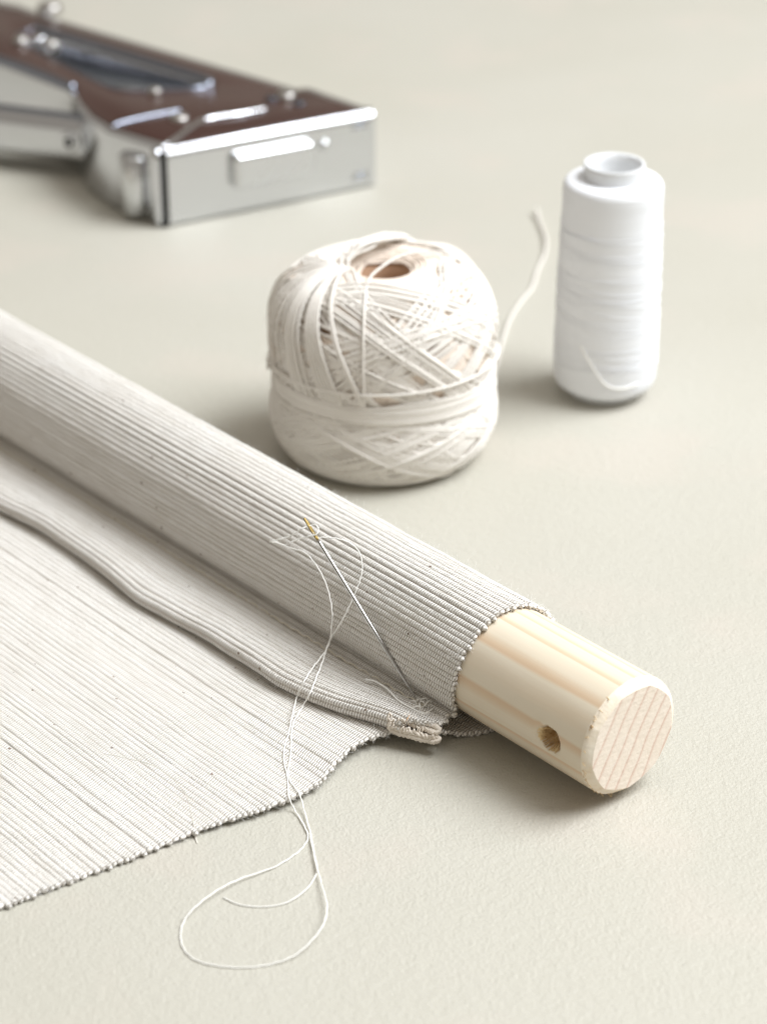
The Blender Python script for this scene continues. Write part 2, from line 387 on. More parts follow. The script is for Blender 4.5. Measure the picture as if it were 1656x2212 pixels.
# splinters torn up round the bevel and the hole lip
spl = []
for k in range(30):
    a = rng.gauss(2.5, 0.25) if k < 12 else rng.gauss(3.75, 0.4); r0 = ROD_R - 0.02
    t0 = -0.12 + rng.random() * 0.1; ln = 0.05 + 0.1 * rng.random()
    p0 = np.array([t0 - ln * 0.6, (r0 + .01) * math.cos(a), (r0 + .01) * math.sin(a)]); p1 = p0 + [ln, 0.02 * math.cos(a + 1), 0.02 * math.sin(a + 1)]
    p1[1:] *= 0.995 + 0.02 * rng.random(); spl.append(catmull([p0, (p0 + p1) / 2 + [0, .004, .008], p1], 4))
for k in range(26):
    a = rng.uniform(0, 2 * math.pi); rr_ = 0.275; aa = h_a + rr_ * math.sin(a) / ROD_R; t0 = h_t + rr_ * math.cos(a)
    r1 = ROD_R - 0.01; r2 = ROD_R - 0.25
    p0 = np.array([t0, r1 * math.cos(aa), r1 * math.sin(aa)]); aa2 = h_a + (rr_ - 0.10) * math.sin(a) / ROD_R
    p1 = np.array([h_t + (rr_ - 0.10) * math.cos(a), r2 * math.cos(aa2), r2 * math.sin(aa2)]); spl.append(catmull([p0, (p0 + p1) / 2 + [0, .02, 0], p1], 4))
tag(tubes('splinters', spl, 0.009, M_RAW, rod, sides=4), kind='stuff')

# ---------------------------------------------------------------- the woven fabric: one cloth whose cross-section is a path, ribs running along the rod
cloth = empty('woven_fabric', ORG, RZ)
tag(cloth, 'off white ribbed cotton fabric, hemmed and wrapped round the wooden dowel, its rest lying flat', 'fabric')
edge_near = -4.0
fold_t = [-34, -24, -20, -18.1, -15.9, -13.6, -11, -8.25, -6.85, -5.2, -4]; fold_c = [3.3, 3.45, 3.39, 3.18, 3.26, 3.47, 3.25, 3.29, 3.05, 2.56, 2.4]
def smooth_interp(t, xs, ys):
    g = np.linspace(xs[0], xs[-1], 400); y = np.interp(g, xs, ys); k = np.hanning(17); k /= k.sum()
    return np.interp(t, g, np.convolve(np.pad(y, 8, 'edge'), k, 'valid'))
TB = ROD_R + 0.085
def ctrl(t):
    """cross-section control points (distance to the front left, height) at each t"""
    t = np.asarray(t, float); cf = smooth_interp(t, fold_t, fold_c); near = np.clip((t + 9) / 5, 0, 1) ** 1.5
    lift = 0.20 * near; o = np.ones_like(t); pts = []
    wav = 0.5 * vnoise(t * 0.22, 0, 3)
    for c, z in ((17, .08), (15, .08), (13, .08), (11, .085), (9.5, .09), (8, .10), (7, .10), (6, .10), (5, .12), (4.2, .15), (3.5, .155), (2.7, .15), (1.9, .14), (1.1, .09), (0.3, .085)):
        hump = 0.055 * (1 + wav * 1.2) * math.exp(-((c - 6.6) / 1.5) ** 2) + 0.02 * vnoise(t * 0.35 + c, c * 0.7, 1) * (1 if c > 5 else 0) * (c < 13)
        pts.append((c * o, z + (lift if c < 5 and c > 1.5 else lift * 0.2 if c >= 5 and c < 7 else 0) + np.maximum(hump, -0.01)))
    for deg in (-115, -140, -165, 170, 145, 120, 95, 70, 45, 22, 0, -20, -36):     # under, up the back, over the top, down the front
        a = math.radians(deg); r = TB + (0.03 if deg in (-20, -36) else 0) + 0.012 * vnoise(t * 0.5 + deg * .05, deg * 0.03, 2)
        pts.append((r * math.cos(a), ROD_Z + r * math.sin(a)))
    base = lift * 0.9; wv = 0.05 * vnoise(t * 0.45, 1.0, 6)
    w = cf - 1.6
    for fr, z in ((-0.14, .60), (0.0, .54), (0.22, .54), (0.5, .57), (0.72, .60), (0.9, .60), (0.985, .54), (1.0, .43), (0.97, .33), (0.85, .275), (0.6, .27), (0.3, .27), (0.05, .28)):
        pts.append((1.6 + w * fr, z + base * (1 if fr > 0.1 else 0.6) + wv * max(0, fr) * (1 if z > .45 else .9)))
    return np.stack([np.stack([c, z * np.ones_like(t)], -1) for c, z in pts], 1)      # (T, K, 2)
def eval_path(Cp, u):
    K = Cp.shape[1]; Q = np.concatenate([2 * Cp[:, :1] - Cp[:, 1:2], Cp, 2 * Cp[:, -1:] - Cp[:, -2:-1]], 1)
    i = np.minimum(u.astype(int), K - 2); f = (u - i)[None, :, None]
    a, b, c, d = Q[:, i], Q[:, i + 1], Q[:, i + 2], Q[:, i + 3]
    return 0.5 * (2 * b + (c - a) * f + (2 * a - 5 * b + 4 * c - d) * f ** 2 + (3 * b - a - 3 * c + d) * f ** 3)
ref = ctrl(np.array([-10.0])); K = ref.shape[1]
ug = np.linspace(0, K - 1 - 1e-6, 6000); pg = eval_path(ref, ug)[0]
arc = np.concatenate([[0], np.cumsum(np.linalg.norm(np.diff(pg, axis=0), axis=1))]); LEN = arc[-1]
ribs = []; s_ = 0.0
while s_ < LEN - 0.2:
    w_ = rng.choice([0.13, 0.14, 0.15, 0.16, 0.17]) + rng.uniform(-.012, .012); ribs.append((s_, w_)); s_ += w_
xk = np.array([-1, -0.86, -0.5, 0.0, 0.5, 0.86]); S, U_, XR, RI = [], [], [], []
for k, (s0, w_) in enumerate(ribs):
    for x in xk: S.append(s0 + w_ * (x + 1) / 2); XR.append(x); RI.append(k); U_.append(k + (x + 1) / 2)
S.append(ribs[-1][0] + ribs[-1][1]); XR.append(1.0); RI.append(len(ribs) - 1); U_.append(len(ribs))
S = np.array(S); XR = np.array(XR); RI = np.array(RI); U_ = np.array(U_)
uu = np.interp(S, arc, ug); prof0 = np.interp(S, arc, pg[:, 0]); prof1 = np.interp(S, arc, pg[:, 1])
# where the finished edge of the cloth lies, by arc length
i_bot = np.interp(0, [0], [0]); s_of_u = lambda u: np.interp(u, ug, arc)
ks = {'sheet': 0}
u_c = lambda k: float(s_of_u(k))
edge_s = [u_c(0), u_c(1), u_c(2), u_c(3), u_c(4), u_c(5), u_c(6), u_c(7), u_c(8), u_c(9), u_c(10), u_c(11), u_c(12), u_c(13), u_c(14),
          u_c(17), u_c(21), u_c(23), u_c(25), u_c(26.5), u_c(28), u_c(29), u_c(30.5), u_c(32), u_c(34), u_c(36), u_c(38), u_c(40)]
edge_v = [-6.6, -6.1, -5.75, -5.5, -5.3, -5.15, -4.9, -4.66, -4.72, -5.0, -5.25, -5.2, -4.7, -4.1, -3.8,
          -3.85, -3.95, -4.0, -4.1, -4.3, -4.32, -4.2, -4.12, -4.45, -4.95, -4.85, -4.4, -4.1]
EDGE = smooth_interp(S, edge_s, edge_v)
rj = np.array([rng.uniform(-0.025, 0.025) + (0.03 if k % 2 else 0) for k in range(len(ribs))])
ext = (0.062 + 0.5 * rj[RI]) * np.sqrt(np.clip(1 - XR ** 2, 0, 1)) + rj[RI] * (1 - XR ** 2)
tau = np.concatenate([np.linspace(0, 0.80, 115, endpoint=False), np.linspace(0.80, 0.985, 62, endpoint=False), np.linspace(0.985, 1.0, 14)])  # 0 far, 1 edge
FAR = -31.0
TTm = FAR + (EDGE[None, :] - FAR) * tau[:, None] + ext[None, :] * np.clip((tau[:, None] - 0.985) / 0.015, 0, 1)
def cloth_center(Tm):
    """evaluate the path with t differing per column: sample on a t grid and interpolate"""
    tg = np.linspace(FAR - 0.5, -3.2, 300); G = eval_path(ctrl(tg), uu)          # (300, S, 2)
    f = (Tm - tg[0]) / (tg[1] - tg[0]); i0 = np.clip(f.astype(int), 0, 298); fr = (f - i0)[..., None]
    cols = np.broadcast_to(np.arange(Tm.shape[1]), Tm.shape)
    return G[i0, cols] * (1 - fr) + G[i0 + 1, cols] * fr
P2 = cloth_center(TTm)
dP = np.gradient(P2, axis=1)
kk = np.hanning(9); kk /= kk.sum()
pad = np.pad(dP, ((0, 0), (4, 4), (0, 0)), 'edge'); dP = sum(kk[m_] * pad[:, m_:m_ + dP.shape[1]] for m_ in range(9))
dP /= np.linalg.norm(dP, axis=2)[..., None]
Nn = np.stack([dP[..., 1], -dP[..., 0]], -1)
rw = np.array([w_ for _, w_ in ribs])[RI]
flat_part = np.clip((uu - 14) / 3, 0, 1)
kr = np.array([rng.uniform(0.65, 1.2) if k_ > 90 else rng.choice([.35, .7, .9, 1.2, 1.5]) for k_ in range(len(ribs))])[RI]
hh = (0.038 - 0.015 * flat_part + (0.024 + 0.024 * flat_part) * kr * np.sqrt(np.clip(1 - XR ** 2, 0, 1)) * (rw / 0.15))[None, :] * (1 + 0.10 * vnoise(TTm * 1.3, RI[None, :] * 1.9, 4))
dist = (EDGE + ext)[None, :] - TTm; dist = np.maximum(dist, 0)
cap = np.sqrt(np.clip(1 - (1 - np.clip(dist / 0.05, 0, 1)) ** 2, 0, 1)); hh = hh * np.maximum(cap, 0.03)
wob = 0.010 * vnoise(TTm * 0.9, S[None, :] * 1.2, 8)
def side(sg):
    q2 = P2 + Nn * (sg * hh + wob)[..., None]
    return np.stack([TTm, -q2[..., 0], np.maximum(q2[..., 1], 0.006)], -1)
Va, Vb_ = side(1), side(-1); nt, ns = TTm.shape
idx = np.arange(nt * ns).reshape(nt, ns); off = nt * ns
a, b, c, d = idx[:-1, :-1], idx[:-1, 1:], idx[1:, 1:], idx[1:, :-1]
qa = np.stack([a, b, c, d], -1).reshape(-1, 4); qb = np.stack([d, c, b, a], -1).reshape(-1, 4) + off
e = idx[-1]; qe = np.stack([e[:-1], e[1:], e[1:] + off, e[:-1] + off], -1)
l0 = idx[:, 0]; ql = np.stack([l0[:-1], l0[1:], l0[1:] + off, l0[:-1] + off], -1)
l1 = idx[:, -1]; qr = np.stack([l1[1:], l1[:-1], l1[:-1] + off, l1[1:] + off], -1)
UV = np.stack([np.broadcast_to(U_, TTm.shape), TTm], -1).reshape(-1, 2); UV = np.vstack([UV, UV + [0, 0.031]])
web = mesh_np('ribbed_cloth', np.vstack([Va.reshape(-1, 3), Vb_.reshape(-1, 3)]), np.vstack([qa, qb, qe, ql, qr]), M_CLOTH, cloth, uv=UV)

# a coarse copy of the cloth in memory, to lay threads on
st = 2
cv = to_world(np.vstack([Va.reshape(-1, 3), Vb_.reshape(-1, 3)]))
bvh = BVHTree.FromPolygons([tuple(v) for v in cv], [tuple(q_) for q_ in np.vstack([qa, qb, qe]).tolist()])
def hit(x, y):
    dd = Vector(ray(x, y)); ln = dd.length; h = bvh.ray_cast(Vector(_C), dd / ln)
    if h[0] is None: return None
    return h[3] / ln
def lay(x, y, lift=0.03):
    """a point just above whatever is seen at this place: cloth or table"""
    k = hit(x, y); g = at(x, y, lift)
    if k is None: return g
    p = _C + ray(x, y) * k
    return _C + ray(x, y) * (k - lift * 1.2) if p[2] > 0 else g
dn = lambda p: p

# loose lint on the tube
fz = []; rows_t = np.arange(nt)
vis = [k for k in range(ns) if 0]
for k in range(5200):
    ci = rng.randrange(ns // 2, ns - 60) if k % 3 else rng.randrange(60, ns // 2); ri = rng.randrange(int(nt * 0.35), nt - 1)
    sgn = 1 if ci < ns * 0.5 else -1
    base_p = (Va if sgn > 0 else Vb_)[ri, ci]; nn = Nn[ri, ci] * sgn
    if base_p[2] < 0.15: continue
    ln = rng.uniform(0.04, 0.13); nv = np.array([0, -nn[0], nn[1]]); tv = np.array([rng.uniform(-1, 1), rng.uniform(-1, 1), rng.uniform(-1, 1)])
    p1 = base_p + nv * ln * 0.5 + tv * ln * 0.4; p2 = base_p + nv * ln * rng.uniform(0.4, 1.0) + tv * ln * 0.9
    fz.append(np.array([base_p, p1, p2]))
for k in range(2600):
    ci = rng.randrange(60, ns - 60); ri = nt - rng.randint(1, 6); sgn = rng.choice((-1, 1))
    bp_ = (Va if sgn > 0 else Vb_)[ri, ci]
    if bp_[2] < 0.03: continue
    d_ = np.array([rng.uniform(.2, 1), rng.uniform(-.7, .7), rng.uniform(-.5, .7)]) * rng.uniform(.05, .15)
    fz.append(np.array([bp_, bp_ + d_ * .55 + [0, rng.uniform(-.02, .02), .01], bp_ + d_ + [0, rng.uniform(-.03, .03), 0]]))
tag(tubes('lint_fuzz', fz, 0.0022, M_FUZZ, cloth, sides=3), kind='stuff')

# running seam where flap meets tube
sm = []
for t in np.arange(-30, -4.9, 0.055):
    cp = eval_path(ctrl(np.array([t])), np.array([29.15]))[0, 0]
    ph = (t % 0.42) / 0.42; z = 0.075 + 0.03 * math.sin(ph * 2 * math.pi)
    sm.append((t, -cp[0] - 0.01 * math.sin(t * 3), cp[1] + z))
tubes('seam_thread', [np.array(sm)], 0.014, M_SEAM, cloth, sides=5)['label'] = 'yellowish seam thread along the foot of the roll'
# frayed loops where the hem ends
fr_ = []
for k in range(84):
    x = 834 + rng.random() * (55 if k % 2 else 110); y = 1552 + (x - 836) * 0.36 + rng.uniform(-10, 16)
    p = to_local(lay(x, y, 0.0))[0]; q_ = p + [rng.uniform(-.08, .14), rng.uniform(-.12, .12), rng.uniform(-.02, .03)]
    p = to_local(at(x, y, rng.uniform(.5, .72) - (y - 1552) * .004))[0] if k % 2 == 0 else p; q_ = p + [rng.uniform(-.06, .12), rng.uniform(-.1, .1), rng.uniform(-.03, .06)]
    m_ = (p + q_) / 2 + [rng.uniform(-.03, .07), rng.uniform(-.04, .04), rng.uniform(.03, .08)]
    fr_.append(catmull([p - [0, 0, .03], m_, q_ - [0, 0, .03]], 8))
tubes('frayed_hem_end', fr_, 0.017, M_EDGE, cloth, sides=6)['label'] = 'frayed curled yarn ends at the hem corner'
for k, (pts_, r_) in enumerate(((((838, 1545, .66), (870, 1546, .74), (905, 1556, .72), (938, 1568, .68), (948, 1576, .62), (942, 1583, .56), (915, 1574, .58), (880, 1562, .60), (845, 1554, .60)), .056),
                                ((((834, 1560, .52), (850, 1571, .50), (885, 1581, .50), (925, 1592, .46), (946, 1594, .44), (944, 1602, .38), (920, 1600, .36), (885, 1591, .38), (855, 1582, .40), (838, 1570, .42))), .056))):
    cc = catmull([to_local(at(*p_))[0] for p_ in pts_], 200); n_ = 200; f_ = np.linspace(0, 1, n_)[:, None]
    cc = cc + np.stack([.012 * vnoise(f_[:, 0] * 19, 3. + k), .012 * vnoise(f_[:, 0] * 18, 7. + k), .012 * vnoise(f_[:, 0] * 17, 1. + k)], -1)
    rad = r_ * (0.80 + .26 * np.abs(np.sin(f_[:, 0] * math.pi * (25 + k) + k)))
    ph_ = np.arange(n_) * .36
    for q_ in (0, 2.09, 4.19):
        tubes('hem_end_cord', [cc + (r_ * .62) * np.stack([.3 * np.sin(ph_ + q_), np.cos(ph_ + q_), np.sin(ph_ + q_)], -1)], [rad * .62], M_EDGE, cloth, sides=8)
    fil = (cc[8:88] + cc[192:112:-1]) / 2 - [0, .02, .035]; fr2 = np.full(80, .045); fr2[-6:] *= np.linspace(1, .3, 6); fr2 = fr2 * (0.85 + .25 * np.abs(np.sin(np.arange(80) * .55)))
    tubes('hem_end_cord', [fil], [fr2], M_EDGE, cloth, sides=10)
for k, (x, y) in enumerate(((893, 1519), (904, 1516), (912, 1521), (918, 1528), (906, 1528), (925, 1520), (899, 1531), (915, 1514))):
    p = to_local(lay(x, y, 0.02))[0]; a_ = rng.uniform(0, 3.1)
    dv = np.array([math.cos(a_), math.sin(a_), .1]) * .10
    tubes('puckered_stitch', [catmull([p - dv - [0, 0, .05], p - dv * .5 + [0, 0, .05], p + dv * .5 + [0, 0, .06], p + dv - [0, 0, .05]], 14)], 0.019, M_THREAD, cloth, sides=6)
p0 = [to_local(lay(x, y, l))[0] for x, y, l in ((884, 1545, 0.0), (878, 1555, .05), (874, 1566, .05), (880, 1578, .0))]
tubes('orange_fibre', [catmull(p0, 12)], 0.010, mat_yarn('orange_fibre', (0.62, 0.30, 0.08), (0.75, 0.42, 0.14)), cloth, sides=5)['label'] = 'short orange fibre caught in the hem end'
# the sewn thread's cut tail
pt = [to_local(lay(x, y, l))[0] for x, y, l in ((788, 1467, .16), (812, 1473, .18), (838, 1490, .16), (860, 1513, .08), (885, 1528, .03), (915, 1541, .02), (936, 1530, .03))]
tubes('thread_tail', [catmull(pt, 40)], 0.020, M_THREAD, cloth)['label'] = 'cut thread tail lying on the flap near the needle tip'

# ---------------------------------------------------------------- the needle
k_tip = hit(901, 1513); tip = _C + ray(901, 1513) * (k_tip + 0.05)
n_px = (657, 1119); k_srf = hit(*n_px)
for lift in np.arange(0.25, 4.0, 0.05):
    eye = _C + ray(*n_px) * (k_srf - lift); ok = True
    for f_ in np.linspace(0.06, 1, 40):
        pp = tip + (eye - tip) * f_; dd = pp - _C; kz = dd @ _F
        h = bvh.ray_cast(Vector(_C), Vector(dd).normalized())
        if h[0] is not None and h[3] < np.linalg.norm(dd) + 0.05: ok = False; break
    if ok: break
print('needle lift', lift, 'len', np.linalg.norm(eye - tip), 'Z tip', (tip - _C) @ _F, 'Z eye', (eye - _C) @ _F)
needle = empty('sewing_needle', tip)
tag(needle, 'slim steel sewing needle with a gold eye, its point stuck in the fabric', 'needle')
ax = (eye - tip); L = np.linalg.norm(ax); ax /= L
sd = np.cross(ax, ray(*n_px)); sd /= np.linalg.norm(sd); fw = np.cross(ax, sd)
wv = math.radians(62); sd, fw = sd * math.cos(wv) + fw * math.sin(wv), fw * math.cos(wv) - sd * math.sin(wv)
r_n = 0.047
prof = [(0, 0.010), (0.12, 0.018), (0.4, 0.028), (0.8, 0.037), (1.6, 0.043), (L - 1.2, r_n), (L - 0.62, r_n)]
tt = np.linspace(0, L - 0.62, 60); rr = np.interp(tt, [p_[0] for p_ in prof], [p_[1] for p_ in prof])
tubes('needle_shaft', [ax[None, :] * tt[:, None]], [rr], M_STEEL, needle, sides=20)
e0, e1 = L - 0.62, L; cs = []
for sgn in (-1, 1):
    cs.append(catmull([ax * e0 + sd * 0, ax * (e0 + .06) + sd * sgn * .026, ax * (e0 + .2) + sd * sgn * .031, ax * (e0 + .42) + sd * sgn * .030, ax * (e1 - .07) + sd * sgn * .020, ax * e1 + sd * sgn * 0.003], 26))
tubes('needle_eye', cs, 0.024, M_GOLD, needle, sides=10)['label'] = 'gold plated eye with a long slot'

# ---------------------------------------------------------------- the sewing thread through the eye
ez = (tip + ax * (L - 0.50)); ez_k = (ez - _C) @ _F
def inair(x, y, f=1.0, dk=0.0):      # f: 1 = as near as the eye, 0 = on the cloth
    ks_ = hit(x, y) or 53; ks_ -= 0.06
    return _C + ray(x, y) * (ks_ * (1 - f) + min(ez_k, ks_) * f + dk)
thr = empty('sewing_thread', (*at(640, 1760, 0)[:2], 0)); org_t = at(640, 1760, 0) * [1, 1, 0]
tag(thr, 'fine white sewing thread through the needle eye, looping over the cloth onto the table', 'thread')
tail_a = [inair(628, 1171, 0.95), inair(650, 1163, .97), inair(670, 1158, 1, -.07), inair(683, 1154, 1, -.09), inair(688, 1145, 1, -.05), inair(684, 1136, 1, 0.0), inair(677, 1134, 1, .06), inair(665, 1137, 1, .03)]
s1 = tail_a + [inair(650, 1143, 1), inair(625, 1159, .9), inair(600, 1166, .85), inair(584, 1170, .8), inair(600, 1173, .8), inair(628, 1184, .8), inair(658, 1194, .8), inair(682, 1220, .78), inair(700, 1252, .72), inair(711, 1285, .66), inair(717, 1322, .6), inair(716, 1350, .55),
     inair(711, 1390, .42), inair(694, 1418, .36), lay(672, 1447, .30), lay(655, 1475, .22), lay(641, 1506, .16), lay(632, 1542, .18), lay(624, 1580, .03), lay(614, 1615, .03), lay(613, 1645, .03), lay(620, 1675, .03), lay(622, 1700, .03), lay(624, 1722, .04)]
t_loop = [(637, 1751, .06), (655, 1780, .04), (665, 1808, .03), (654, 1830, .03), (634, 1848, .03), (590, 1874, .04), (520, 1898, .10), (473, 1921, .14), (429, 1953, .12), (400, 1985, .07), (390, 2018, .03), (397, 2050, .025), (423, 2074, .025), (473, 2087, .025), (531, 2090, .025), (585, 2083, .03), (634, 2065, .08), (672, 2033, .14), (699, 1995, .16), (706, 1957, .14), (695, 1912, .1), (682, 1865, .08), (672, 1807, .06), (657, 1751, .08)]
s1 += [at(*p_) for p_ in t_loop]
s1 += [lay(646, 1714, .04), lay(628, 1690, .03), lay(622, 1668, .035), lay(626, 1640, .035), lay(629, 1612, .03), lay(629, 1585, .03), lay(634, 1560, .08), lay(652, 1528, .14), lay(670, 1496, .16), lay(683, 1463, .26), inair(697, 1428, .38), inair(706, 1398, .42), inair(716, 1376, .5), inair(733, 1350, .58), inair(750, 1318, .65), inair(766, 1282, .75), inair(778, 1250, .8), inair(782, 1222, .85), inair(775, 1192, .9), inair(757, 1174, .93), inair(735, 1165, .95), inair(710, 1161, .97), inair(690, 1161, 1, .05), inair(679, 1160, 1, .03), inair(671, 1155, 1, .0)]
s1 = catmull(s1, 900)
jit = np.stack([0.004 * np.sin(np.arange(900) * 0.9 + p_) for p_ in (0, 1, 2)], -1)
tubes('thread_strand', [s1 + jit - org_t], 0.0152, M_THREAD, thr, sides=7)
s2 = [at(*p_) for p_ in ((668, 1800, .05), (677, 1840, .07), (685, 1878, .06), (675, 1903, .05), (660, 1922, .05), (634, 1942, .04), (605, 1954, .025), (561, 1959, .02), (517, 1954, .02), (482, 1939, .02))]
tubes('thread_end', [catmull(s2, 120) - org_t], 0.0152, M_THREAD, thr, sides=7)['label'] = 'free end curving inside the loop'
hf = []
for k in range(420):
    p = s1[rng.randrange(0, 900)] if k % 3 else s1[rng.randrange(0, 170)]
    d_ = np.array([rng.uniform(-1, 1), rng.uniform(-1, 1), rng.uniform(-.6, 1)]) * rng.uniform(.03, .11); hf.append(np.array([p, p + d_ * .5 + [.01, 0, .01], p + d_]) - org_t)
tag(tubes('thread_fuzz', hf, 0.0022, M_FUZZ, thr, sides=3), kind='stuff')
l3 = [lay(x, y, l) for x, y, l in ((225, 1628, .02), (253, 1633, .02), (281, 1640, .02), (310, 1646, .02), (335, 1656, .02), (358, 1670, .02), (380, 1690, .02), (398, 1710, .02), (408, 1735, .02), (414, 1762, .02), (419, 1784, .03))] + [at(422, 1796, .06), at(423, 1810, .03), at(426, 1822, .01)]
o3 = at(422, 1796) * [1, 1, 0]; lt = tubes('loose_thread', [catmull(l3, 90) - o3], np.interp(np.arange(90), [0, 60, 75, 89], [.005, .006, .015, .012]), mat_yarn('loose_thread', (0.66, 0.60, 0.50), (0.86, 0.84, 0.80)), sides=6)
lt.location = Vector(o3) * CM
tag(lt, 'thin stray thread lying across the ribs and hanging off the front fabric edge', 'thread')

# ---------------------------------------------------------------- the ball of crochet cotton
BX, BY = 0.0, 61.6
ball = empty('ball_of_cotton', (BX, BY, 0))
tag(ball, 'round cream ball of crochet cotton with a hole in its top and a loose tail', 'ball of yarn')
bp = catmull([(1.5, .05), (2.2, .10), (2.72, .42), (3.0, 1.05), (2.96, 1.7), (2.86, 2.3), (2.95, 3.0), (2.99, 3.75), (2.88, 4.5), (2.50, 5.05), (1.95, 5.34), (1.35, 5.48), (0.88, 5.36), (0.64, 4.95), (0.58, 4.0), (0.55, 2.6)], 240)
ba = np.concatenate([[0], np.cumsum(np.linalg.norm(np.diff(bp, axis=0), axis=1))])
bn = np.gradient(bp, axis=0); bn /= np.linalg.norm(bn, axis=1)[:, None]; bn = np.stack([bn[:, 1], -bn[:, 0]], -1)
def on_ball(v, theta, off):
    v = np.clip(v, 0, ba[-1]); r = np.interp(v, ba, bp[:, 0]) + np.interp(v, ba, bn[:, 0]) * off; z = np.interp(v, ba, bp[:, 1]) + np.interp(v, ba, bn[:, 1]) * off
    return np.stack([r * np.sin(theta), -r * np.cos(theta), np.maximum(z, 0.03)], -1)
lathe('core_windings', bp, M_YARN_IN, ball, seg=96)['label'] = 'inner layers, brown painted for the shade in gaps and hole'
th_ = np.arange(110) * 2 * math.pi / 110
def v_at(z, inner=False):
    k_ = np.argmin(np.abs(bp[:150, 1] - z)); return ba[k_]
v_top = ba[np.argmax(bp[:, 1])]; v_lo = v_at(0.15)
def bundle(cnt, phi, vm, A, off, sp=0.108, harm=0.0):
    out = []
    for k in range(cnt):
        kk_ = k - cnt / 2; jj = rng.uniform(-.035, .035)
        v = vm + A * np.sin(th_ - phi) + harm * np.sin(2 * (th_ - phi) + 1) + kk_ * sp + jj
        out.append(on_ball(v, th_, off + 0.055 * rng.random()))
    return out
inner = []
mid_v = (v_lo + v_top) / 2; AA = (v_top - v_lo) / 2
for g in range(15):
    inner += bundle(8, g * 2 * math.pi / 15 + rng.uniform(-.1, .1), mid_v + rng.uniform(-.25, .25), AA * rng.uniform(.35, 0.98), 0.03)
outer = []
for g in range(24):
    outer += bundle(rng.randint(3, 7), g * 2 * math.pi / 24 + 0.2 + rng.uniform(-.12, .12), mid_v + rng.uniform(-.5, .5), AA * rng.choice([rng.uniform(.8, 1.0), rng.uniform(.35, .7)]), 0.085 + 0.02 * (g % 3), harm=rng.uniform(0, .25))
for g in range(14):
    outer += bundle(rng.randint(3, 5), g * 2 * math.pi / 14 + rng.uniform(-.2, .2), v_at(1.25) + rng.uniform(-.2, .2), rng.uniform(.9, 1.5), 0.13 + 0.02 * (g % 2))
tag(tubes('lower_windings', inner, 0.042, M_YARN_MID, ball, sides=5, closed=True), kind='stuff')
tag(tubes('outer_windings', outer, 0.043, M_YARN, ball, sides=5, closed=True), kind='stuff')
rimw = []
for k in range(70):
    v = v_top - 0.75 + 1.3 * (k / 69) ** 1.1 + rng.uniform(.03, .16) * np.sin(th_ + rng.uniform(0, 6.28)) + rng.uniform(0, .05) * np.sin(2 * th_ + rng.uniform(0, 6.28))
    rimw.append(on_ball(v, th_, 0.02 + 0.05 * rng.random()))
tag(tubes('rim_windings', rimw[:24], 0.043, M_YARN, ball, sides=5, closed=True), kind='stuff')
tag(tubes('hollow_windings', rimw[24:], 0.040, M_YARN_MID, ball, sides=5, closed=True), kind='stuff')
band = []
vb = v_at(2.35)
for k in range(24):
    v = vb + rng.gauss(0, .23) + rng.uniform(0.05, .18) * np.sin(th_ + rng.uniform(0.6, 2.4)); band.append(on_ball(v, th_, 0.19 + 0.06 * rng.random()))
tag(tubes('waist_band', band, 0.042, M_YARN, ball, sides=6, closed=True), kind='stuff')['label'] = 'tight band of strands round the middle'
# strands tied at the hole: fan down the front left, arch over to the back
fan = []; thN = math.radians(-72); vN = v_top + 0.18
ends = [-106, -97, -89, -79, -72, -64, -59, -50, -48, -46, -43.5, -41.5, -38, -31, -29, -27, -25, -23, -21, -10, -8.5]
for k, dg in enumerate(ends):
    te = math.radians(dg); u_ = np.linspace(0, 1, 50); ve = vb + 0.25 - (0.0 if dg > -52 else rng.uniform(-.9, 0.3))
    thx = thN + (te - thN) * u_ ** 0.42; v = vN + (ve - vN) * u_
    fan.append(on_ball(v, thx, 0.17 + 0.16 * np.sin(math.pi * u_) ** 0.8 * (1 if dg > -55 else .5)) + [0, 0, 0])
for k in range(15):
    te = math.radians(rng.uniform(135, 205)); u_ = np.linspace(0, 1, 50); n0 = on_ball(np.array([vN]), np.array([thN]), .15)[0]
    e_ = on_ball(np.array([v_top - rng.uniform(.9, 1.6)]), np.array([te]), .12)[0]
    m1 = np.array([rng.uniform(-.75, -.35), rng.uniform(.2, .6), 6.02 + rng.uniform(-.14, .08)]); m2 = np.array([rng.uniform(0.1, .6), rng.uniform(1.3, 1.7), 5.75 + rng.uniform(-.12, .1)])
    fan.append(catmull([n0, n0 * .6 + m1 * .4 + [0, 0, .12], m1, m2, e_], 50))
n0 = on_ball(np.array([vN]), np.array([math.radians(-20)]), .12)[0]
fan.append(catmull([on_ball(np.array([vb + .3]), np.array([-.16]), .2)[0], on_ball(np.array([vb + 1.3]), np.array([-.17]), .22)[0], on_ball(np.array([vb + 2.4]), np.array([-.18]), .22)[0], on_ball(np.array([v_top - .9]), np.array([-.22]), .2)[0], [-.42, -1.42, 5.6], [-.2, -.9, 5.72], [.5, -.1, 5.85], [1.4, .5, 5.72], [2.1, .6, 5.4], [2.75, .2, 4.5], [2.98, -.1, 3.4], [2.9, -.2, 2.4]], 80))
for k in range(9):   # loose strands crossing the right shoulder
    o_ = k * .05; fan.append(catmull([[.6 + o_, 1.5, 5.6], [1.5 + o_, 1.1, 5.62], [2.25 + o_ * .7, .5, 5.25], [2.85 + o_ * .3, -.1, 4.4], [3.05 + o_ * .1, -.4, 3.4], [2.98, -.45 - o_, 2.5]], 50))
kn = []                  # the knot itself
for k in range(7):
    c0 = on_ball(np.array([vN]), np.array([thN]), .18)[0]; a_ = np.linspace(0, 2 * math.pi, 26); tilt = rng.uniform(-.5, .5)
    kn.append(c0 + np.stack([.10 * np.cos(a_), .16 * np.sin(a_), .12 * np.sin(a_ + tilt) + .02 * k - .05], -1))
